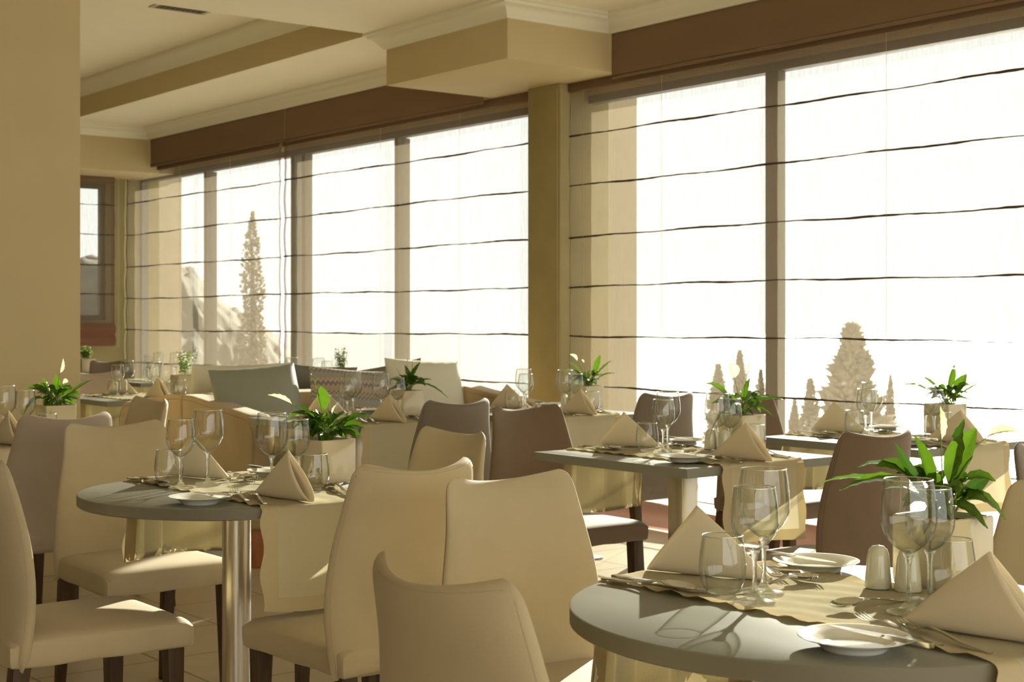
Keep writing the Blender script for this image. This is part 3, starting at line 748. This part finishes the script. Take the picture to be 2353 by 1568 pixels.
def leaf_geo(base, mid, tip, wid, fold=.25, roll=0, stalk=.35):
    """stalk then lanceolate blade along a quadratic curve"""
    base, mid, tip = Vector(base), Vector(mid), Vector(tip)
    def B(t): return base*(1-t)**2+mid*2*t*(1-t)+tip*t*t
    def D(t): return ((mid-base)*2*(1-t)+(tip-mid)*2*t).normalized()
    n = 14; V = []; Fc = []; m = 4
    for j in range(n+1):
        s = j/n; t = stalk+(1-stalk)*s; p = B(t); d = D(t)
        side = d.cross(Vector((0, 0, 1)))
        if side.length < .25: side = side+Vector((math.cos(roll), math.sin(roll), 0))*.6
        side.normalize(); side = Matrix.Rotation(roll, 3, d) @ side; nrm = side.cross(d)
        w_ = wid*.5*(math.sin(PI*min(1, s*.97+.02))**.8)*(1-.35*s)*1.25
        for i in range(-m, m+1):
            u = i/m; V.append(p+side*w_*u+nrm*(w_*fold*abs(u)+.0012*math.sin(s*30+u*3)*abs(u)))
    k = 2*m+1
    for j in range(n):
        for i in range(k-1): a = j*k+i; Fc.append((a, a+1, a+k+1, a+k))
    st = tube([B(t*stalk/5) for t in range(6)]+[B(stalk+.05)], [.0016, .0015, .0014, .0013, .0012, .0011, .0008], 6)
    return (V, Fc), st
def lily(loc, label, seed, leaves=None, n=22, spread=1.0, flowers=(), rot=0, height=1.0):
    """leaves: list of (right, up, depth, width, arch, roll) tip offsets from the rim centre, in the direction frame of the room"""
    rnd = random.Random(seed); r = empty('potted_peace_lily', loc, rot); tag(r, label, 'plant', 'lilies in cream square planters')
    make_pot(r); top = .118
    ex = Vector((math.cos(HEAD), -math.sin(HEAD), 0)); ey = Vector((math.sin(HEAD), math.cos(HEAD), 0))
    Ri = Matrix.Rotation(-rot, 3, 'Z')
    A = []; Bd = []; St = []
    def add(rt, up, dp, wd, arch, roll, dark=False, stalk=.35):
        b = Vector((rnd.uniform(-.018, .018), rnd.uniform(-.018, .018), top))
        tip = Ri @ (ex*rt+ey*dp)+Vector((0, 0, top+up)); hor = (tip-b); hor.z = 0
        mid = b+hor*.42+Vector((0, 0, max(up, 0)*.55+arch))
        g, s = leaf_geo(b, mid, tip, wd, rnd.uniform(.15, .4), roll, stalk)
        (Bd if dark else A).append(g); St.append(s)
    for q in (leaves or []): add(*q)
    n = int(n*1.5)
    for i in range(n):
        a = 2*PI*(i+rnd.random())/n*1.618; rr = rnd.uniform(.04, .13)*spread
        add(rr*math.cos(a), rnd.uniform(.0, .085)*height, rr*math.sin(a), rnd.uniform(.024, .038), rnd.uniform(.03, .07), rnd.uniform(-.7, .7), rnd.random() < .45)
    if A: obj('foliage', join(*A), 'leaf', r, sharp=0)
    if Bd: obj('foliage', join(*Bd), 'leafd', r, sharp=0)
    obj('stalks', join(*St), 'stem', r, sharp=0)
    for (rt, up, dp, wd, arch, roll) in flowers:
        b = Vector((0, 0, top)); tip = Ri @ (ex*rt+ey*dp)+Vector((0, 0, top+up)); hor = tip-b; hor.z = 0
        mid = b+hor*.35+Vector((0, 0, max(up, 0)*.6+arch))
        g, s = leaf_geo(b, mid, tip, wd, .6, roll, .66)
        f = obj('flower', join(g), 'spathe', r, sharp=0); obj('flower_stalk', s, 'stem', f, sharp=0)
    return r
def herb(loc, label, seed, n=26, hgt=.13, big=False):
    rnd = random.Random(seed); r = empty('potted_herb', loc); tag(r, label, 'plant', 'small herb planters'); make_pot(r)
    V = []; Fc = []; S_ = []
    for i in range(n):
        a = rnd.random()*2*PI; rr = rnd.uniform(0, .045); b = Vector((rr*math.cos(a), rr*math.sin(a), .115))
        t = b+Vector((rnd.uniform(-.05, .05), rnd.uniform(-.05, .05), hgt*rnd.uniform(.45, 1))); m = (b+t)/2+Vector((rnd.uniform(-.01, .01), 0, 0))
        S_.append(tube([b, m, t], .0008, 4))
        for k in range(9 if big else 6):
            q = b.lerp(t, .3+.7*k/6 if not big else .35+.65*k/9)+Vector((rnd.uniform(-1, 1), rnd.uniform(-1, 1), rnd.uniform(-.5, .5)))*.009; s = rnd.uniform(.004, .008)*(1.4 if big else 1)
            ax = Vector((rnd.uniform(-1, 1), rnd.uniform(-1, 1), rnd.uniform(.2, 1))).normalized(); mq = ax.to_track_quat('Z', 'Y').to_matrix(); z = len(V)
            for p in ((1.5, 0, 0), (.4, .8, .15), (-1.2, .4, 0), (-1.2, -.4, 0), (.4, -.8, .15)): V.append(q+mq @ Vector(p)*s)
            Fc.append((z, z+1, z+2, z+3, z+4))
    obj('foliage', (V, Fc), 'herb', r, sharp=0); obj('stalks', join(*S_), 'stem', r); return r

# ------------------------------------------------------------------ lay the tables
def setting(k, side, what, nm, over={}):
    """place setting; side 'B' = diner on the near (-y) side, 'A' = the same turned by 180 degrees"""
    cx, cy = T[k]; s = 1 if side == 'B' else -1; a0 = 0 if side == 'B' else PI
    where = ('near side of ' if side == 'B' else 'far side of ')+W[k]
    rnd = random.Random(hash((k, side)) % 7 + (ord(side)*3+int(k[1:])*7))
    def L(x, y, z=TZ): return (cx+s*x, cy+s*y, z)
    J = lambda q: rnd.uniform(-q, q); A_ = side == 'A'
    cloth_z = .7503 if k in ('T1', 'T2', 'T9') else .7545
    px_, py_ = (-.250, -.240) if A_ else (-.225, -.235)
    if 'n' in what:
        x, y, r_ = (-.080, -.195, 22) if A_ else (-.034, -.170, 9); place('napkin', make_napkin, L(x, y), a0+math.radians(r_+J(3)), 'folded cream napkin standing on the '+where)
    if 'p' in what: place('plate', make_plate, L(px_, py_, cloth_z), 0, 'small white side plate on the '+where)
    if 'k' in what: place('butter_knife', make_butter_knife, L(px_+.016, py_-.028, cloth_z+.0198), a0+math.radians(J(5)), 'butter knife across the side plate on the '+where)
    if 'f' in what:
        place('fork', make_fork, L(*((-.157, -.215) if A_ else (-.100, -.215))), a0+math.radians(-18+J(2)), 'outer fork beside the plate on the '+where)
        place('fork', make_fork, L(*((-.137, -.280) if A_ else (-.086, -.287))), a0+math.radians(-17+J(2)), 'inner fork beside the napkin on the '+where)
    x, y, r_ = (.135, -.290, 8) if A_ else (.195, -.235, -17)
    if 's' in what: place('spoon', make_spoon, L(x, y), a0+math.radians(r_+J(2)), 'soup spoon laid outermost on the '+where)
    if 'b' in what: place('knife', make_knife, L(x-(.026 if A_ else .032), y-(-.004 if A_ else .03)), a0+math.radians(r_+(1 if A_ else 3)), 'table knife beside the spoon on the '+where)
    x, y, r_ = (-.055, -.158, 88) if A_ else (.045, -.060, 84)
    if 'c' in what: place('spoon', make_spoon, L(x, y), a0+math.radians(r_), 'dessert spoon crosswise behind the napkin on the '+where)
def glasses(k, A=((-.02, .125), (-.10, .08), (-.085, .17)), B=((.04, -.13), (.13, -.105), (.20, -.155))):
    cx, cy = T[k]
    for sd, G in (('far', A), ('near', B)):
        for q, mk, lb, p in (('big', big, 'large wine glass', 0), ('small', small, 'smaller wine glass', 1), ('tum', make_tumbler, 'stemless water tumbler', 2)):
            if G and p < len(G) and G[p]: place(q, mk, (cx+G[p][0], cy+G[p][1], TZ if abs(G[p][0]-.04) < .175 else .7525), 0, '%s of the %s glass group on %s' % (lb, sd, W[k]))
FULL = 'npkfsbc'
for k in ('T2', 'T1', 'T3', 'T6', 'T4', 'T5'):
    setting(k, 'B', FULL, k); setting(k, 'A', FULL, k)
setting('T9', 'B', 'nfs', 'T9'); setting('T7', 'A', 'ns', 'T7'); setting('T7', 'B', 'ns', 'T7')
glasses('T1', A=((-.015, .13), (-.09, .082), (-.075, .17)), B=((.04, -.13), (.13, -.105), (.195, -.10))); glasses('T2', A=((-.035, .105), (-.125, .092), (-.12, .18)), B=((.04, -.13), (.13, -.105), (.14, -.19)))
glasses('T3', A=((-.03, .045), (-.105, -.01), (-.05, .13))); glasses('T6', A=((.01, .03), (-.06, -.03), (.0, .17)), B=((.06, -.14), (.15, -.14), (.165, -.06)))
glasses('T4', A=((.005, .12), (-.08, .08), (-.04, .17)), B=((.0, -.145), (.092, -.12), (.172, -.10))); glasses('T5', A=((-.04, .11), (-.09, .03), (-.03, .22)))
glasses('T9', A=None); glasses('T7'); glasses('T8', A=((.01, .12), (-.085, .09), (-.05, .18)), B=((.05, -.10), None, None)); glasses('T11', A=((-.02, .12), (-.10, .08)), B=((.04, -.13), (.13, -.09)))
for k in ('T1', 'T3', 'T5'):
    for j, (dx, dy) in enumerate(((.180, .040), (.195, -.012))):
        place('shaker', make_shaker, (T[k][0]+dx, T[k][1]+dy, TZ), 0, ('left-hand' if j == 0 else 'right-hand')+' cream china shaker beside the planter on '+W[k])
def pot_at(k, dx=.30, dy=0): return (T[k][0]+dx, T[k][1]+dy, .7535)
# leaf: (right, up, depth, width, arch, roll[, dark, stalk])
lily(pot_at('T1', .297, -.01), 'large peace lily with upright leaves in a cream planter on the nearest round table', 5, [
    (.060, .160, .0, .050, .02, .9, False, .30), (.045, .175, .02, .034, .01, .3, True, .35), (-.045, .145, .02, .046, .0, 1.0, False, .3), (-.085, .135, .0, .018, -.02, 1.2, True, .3),
    (-.225, .065, -.02, .024, .065, .4, False, .45), (-.195, .055, -.05, .028, .085, .7, False, .5), (-.115, .09, .02, .04, .06, -.5, False, .3), (-.14, .085, .05, .032, .08, .3, True, .3),
    (.105, .0, -.02, .034, .085, .5, False, .3), (.095, .07, .03, .026, .02, .9, True, .3), (.09, .02, .0, .040, .06, -.4, True, .3), (-.05, -.02, -.06, .03, .06, .3, False, .3), (.06, -.01, -.06, .03, .06, .3, False, .3)],
    n=16, spread=.85, flowers=((-.005, .20, .0, .020, .0, .6), (.145, .150, .02, .022, .09, .6)))
lily(pot_at('T2', .285, -.005), 'peace lily with glossy leaves in a cream planter on the left-hand round table', 6, [
    (-.015, .16, .0, .040, .02, .9, False, .45), (-.045, .20, .0, .018, .03, .5, False, .5), (-.10, .10, .0, .03, .06, .3, True, .3), (-.135, .035, -.02, .045, .12, .2, False, .3), (.115, .075, .02, .032, .04, .2, False, .3),
    (.15, .07, -.02, .030, .05, -.2, True, .3), (.115, .035, .0, .034, .05, .5, False, .3), (.10, .015, -.06, .036, .04, .3, False, .3), (-.03, .02, -.07, .045, .05, .9, True, .3), (.02, .085, -.03, .03, .02, .6, False, .3)],
    n=24, spread=.85, flowers=((-.165, .135, -.02, .026, .03, .4), (.03, .105, .0, .012, .0, .5)), rot=math.radians(8))
lily(pot_at('T3'), 'peace lily with a white flower in the planter on the middle square table', 7, [(.16, .06, .0, .04, .05, .2), (-.13, .12, .0, .045, .05, .4), (-.10, -.02, -.05, .04, .07, .3), (-.13, -.08, -.06, .03, .12, .3), (.03, .14, .0, .03, .0, .8), (.11, .0, -.03, .04, .07, .1)],
     n=18, flowers=((-.045, .20, .0, .045, .0, .9), (.035, .20, .0, .02, .03, .5)))
lily(pot_at('T6', .30, 0), 'peace lily in the planter on the sofa table, in front of the ivory cushion', 8, [(.20, -.03, .0, .03, .09, .2), (.03, .17, .0, .016, .0, .6), (-.01, .13, .0, .035, .0, .7), (.12, .06, .0, .03, .03, .3), (.065, .145, .0, .03, .0, .8)], n=18, height=1.0, spread=.8, flowers=((-.08, .14, 0, .012, .02, .4), (.0, .17, 0, .012, .0, .6)))
lily(pot_at('T5', .30, 0), 'bright green peace lily in the planter right of the pillar', 9, [(.13, .14, .0, .026, .01, .3), (.07, .17, .0, .035, .0, .9), (-.13, .09, .0, .035, .05, .2), (.15, .07, .0, .025, .04, .2), (-.10, .13, .02, .03, .03, .3)], n=18, flowers=((-.09, .17, 0, .03, .04, .5), (-.03, .14, 0, .012, .06, .5)))
lily(pot_at('T4', .33, .0), 'dark leaved peace lily in the planter on the window table at right', 10, [(.04, .17, .0, .035, .0, .8), (-.19, .08, .0, .035, .06, .2), (.16, .06, .0, .012, .03, .2), (.13, -.01, .0, .03, .07, .2), (.09, .13, .0, .05, .0, .7), (-.10, .12, 0, .03, .03, .3), (.16, .10, .0, .02, .0, .2)], n=20, spread=.9)
lily(pot_at('T9', .30, .02), 'peace lily with a pale flower in front of the left wall', 11, [(.15, .11, .0, .04, .0, .3), (-.13, .07, .0, .04, .05, .2), (-.06, .12, .0, .05, .02, .4), (.09, .02, .0, .03, .05, .2), (-.12, -.03, -.03, .05, .08, .3), (.0, -.03, -.08, .045, .06, .5), (-.0, .13, .0, .05, .0, .9)], n=22, flowers=((.03, .195, 0, .035, .0, .7), (.06, .10, -.03, .04, .03, .7)))
herb(pot_at('T7', .30, 0), 'feathery green herb in a cream planter left of the ivory cushion', 12, 34, .19)
herb(pot_at('T11', .30, 0), 'small sparse herb showing above the zigzag cushion', 13, 30, .19)
herb((5.02, 12.55, .7535), 'bushy light green herb in the farthest planter beside the wall edge', 14, 40, .13, True)
square_table((4.85, 12.5), 'table under the farthest planter, hidden by the dark chairs')
# ================================================================== SOFAS AND CUSHIONS
def sofa(x0, x1, yb, dirn, label):
    """back plane at y=yb, facing dirn (+1/-1 in y)"""
    r = empty('sofa', ((x0+x1)/2, yb, 0)); tag(r, label, 'sofa', 'back-to-back tan sofas'); hw = (x1-x0)/2; D = .80
    def Y(v): return v*dirn
    def PR(poly, a, b, bev, seg=3):
        g = prism([(Y(p), q) for p, q in poly], 'x', a, b, bev, seg); return g
    for s in (-1, 1):
        a, b = (-hw, -hw+.13) if s < 0 else (hw-.13, hw)
        am = obj('arm', PR([(0, .19), (0, .828), (.10, .826), (D-.06, .757), (D, .715), (D, .19)], a, b, .022), 'sofa', r)
        xs = a if s < 0 else b
        obj('piping', join(*[tube([(q, Y(.02), .802), (q, Y(.10), .80), (q, Y(D-.07), .732), (q, Y(D-.02), .70), (q, Y(D-.002), .66), (q, Y(D+.001), .25)], .0025, 6) for q in (a, b)]), 'sofaseam', am)
    obj('backrest', PR([(.0, .19), (.0, .825), (.03, .832), (.12, .825), (.16, .45), (.16, .19)], -hw+.13, hw-.13, .012), 'sofa', r)
    obj('seat_base', PR([(.16, .19), (.16, .33), (D-.03, .33), (D-.03, .19)], -hw+.13, hw-.13, .01), 'sofa', r)
    n = 3; wd = (2*hw-.26)/n
    for i in range(n): obj('seat_cushion', box(-hw+.13+i*wd+.003, -hw+.13+(i+1)*wd-.003, min(Y(.17), Y(D-.02)), max(Y(.17), Y(D-.02)), .332, .45, .03, 3), 'sofa', r)
    for sx in (-1, 1):
        for v in (.06, D-.07): obj('leg', box(sx*(hw-.06)-.035, sx*(hw-.06)+.035, min(Y(v-.03), Y(v+.03)), max(Y(v-.03), Y(v+.03)), 0, .20, .004), 'redwood', r)
sofa(3.42, 5.33, 7.245, -1, 'tan suede sofa with sloping arms behind the sofa table, facing us')
sofa(3.42, 5.33, 7.255, 1, 'tan suede sofa facing the far tables, its end panel left of the seam')
def cushion(x, y, z, w_, h, t, tilt, rz, mat, label, roll=0):
    """square scatter cushion standing on its lower edge, leaning back by tilt"""
    def f(side):
        def q(u, v):
            a = 2*u-1; b = 2*v-1; a = math.sin(a*PI/2); b = math.sin(b*PI/2)
            pinch = 1-.035*(1-b*b); pin2 = 1-.03*(1-a*a)
            th = t/2*(max(0, (1-abs(a)**2.4))*max(0, (1-abs(b)**2.4)))**.55
            wr = .004*math.sin(a*19+b*5)*(abs(b)**3)*(1-abs(a))
            return Vector((a*w_/2*pinch, side*(th+wr*.5), (b*pin2+1)*h/2))
        return q
    o = obj('cushion', join(grid(f(1), 26, 26), grid(f(-1), 26, 26)), mat, None, sharp=0)
    o.location = (x, y, z); o.rotation_euler = (math.radians(tilt), math.radians(roll), math.radians(rz))
    return tag(o, label, 'cushion', 'scatter cushions on the sofas')
cushion(3.755, 6.86, .455, .54, .545, .17, -16, 6, 'grey_cushion', 'grey-green satin cushion at the left end of the sofa', -3)
cushion(4.275, 6.90, .455, .49, .515, .15, -15, -4, 'zigzag', 'zigzag patterned cushion in the middle of the sofa', 5)
cushion(4.80, 6.88, .455, .54, .56, .17, -15, 3, 'ivory_cushion', 'ivory satin cushion at the right end of the sofa', 3)
cushion(3.90, 7.62, .455, .62, .535, .17, 13, 3, 'ivory_cushion', 'ivory cushion on the rear sofa, behind the grey-green one', 0)
cushion(4.97, 7.64, .455, .50, .52, .15, 14, 5, 'olive_cushion', 'dark grey cushion corner between the zigzag and the right ivory cushion', -8)
cushion(4.46, 7.66, .455, .42, .515, .14, 15, -5, 'olive_cushion', 'dark grey cushion on the rear sofa, just showing above the zigzag one', 3)
bpy.context.view_layer.update()
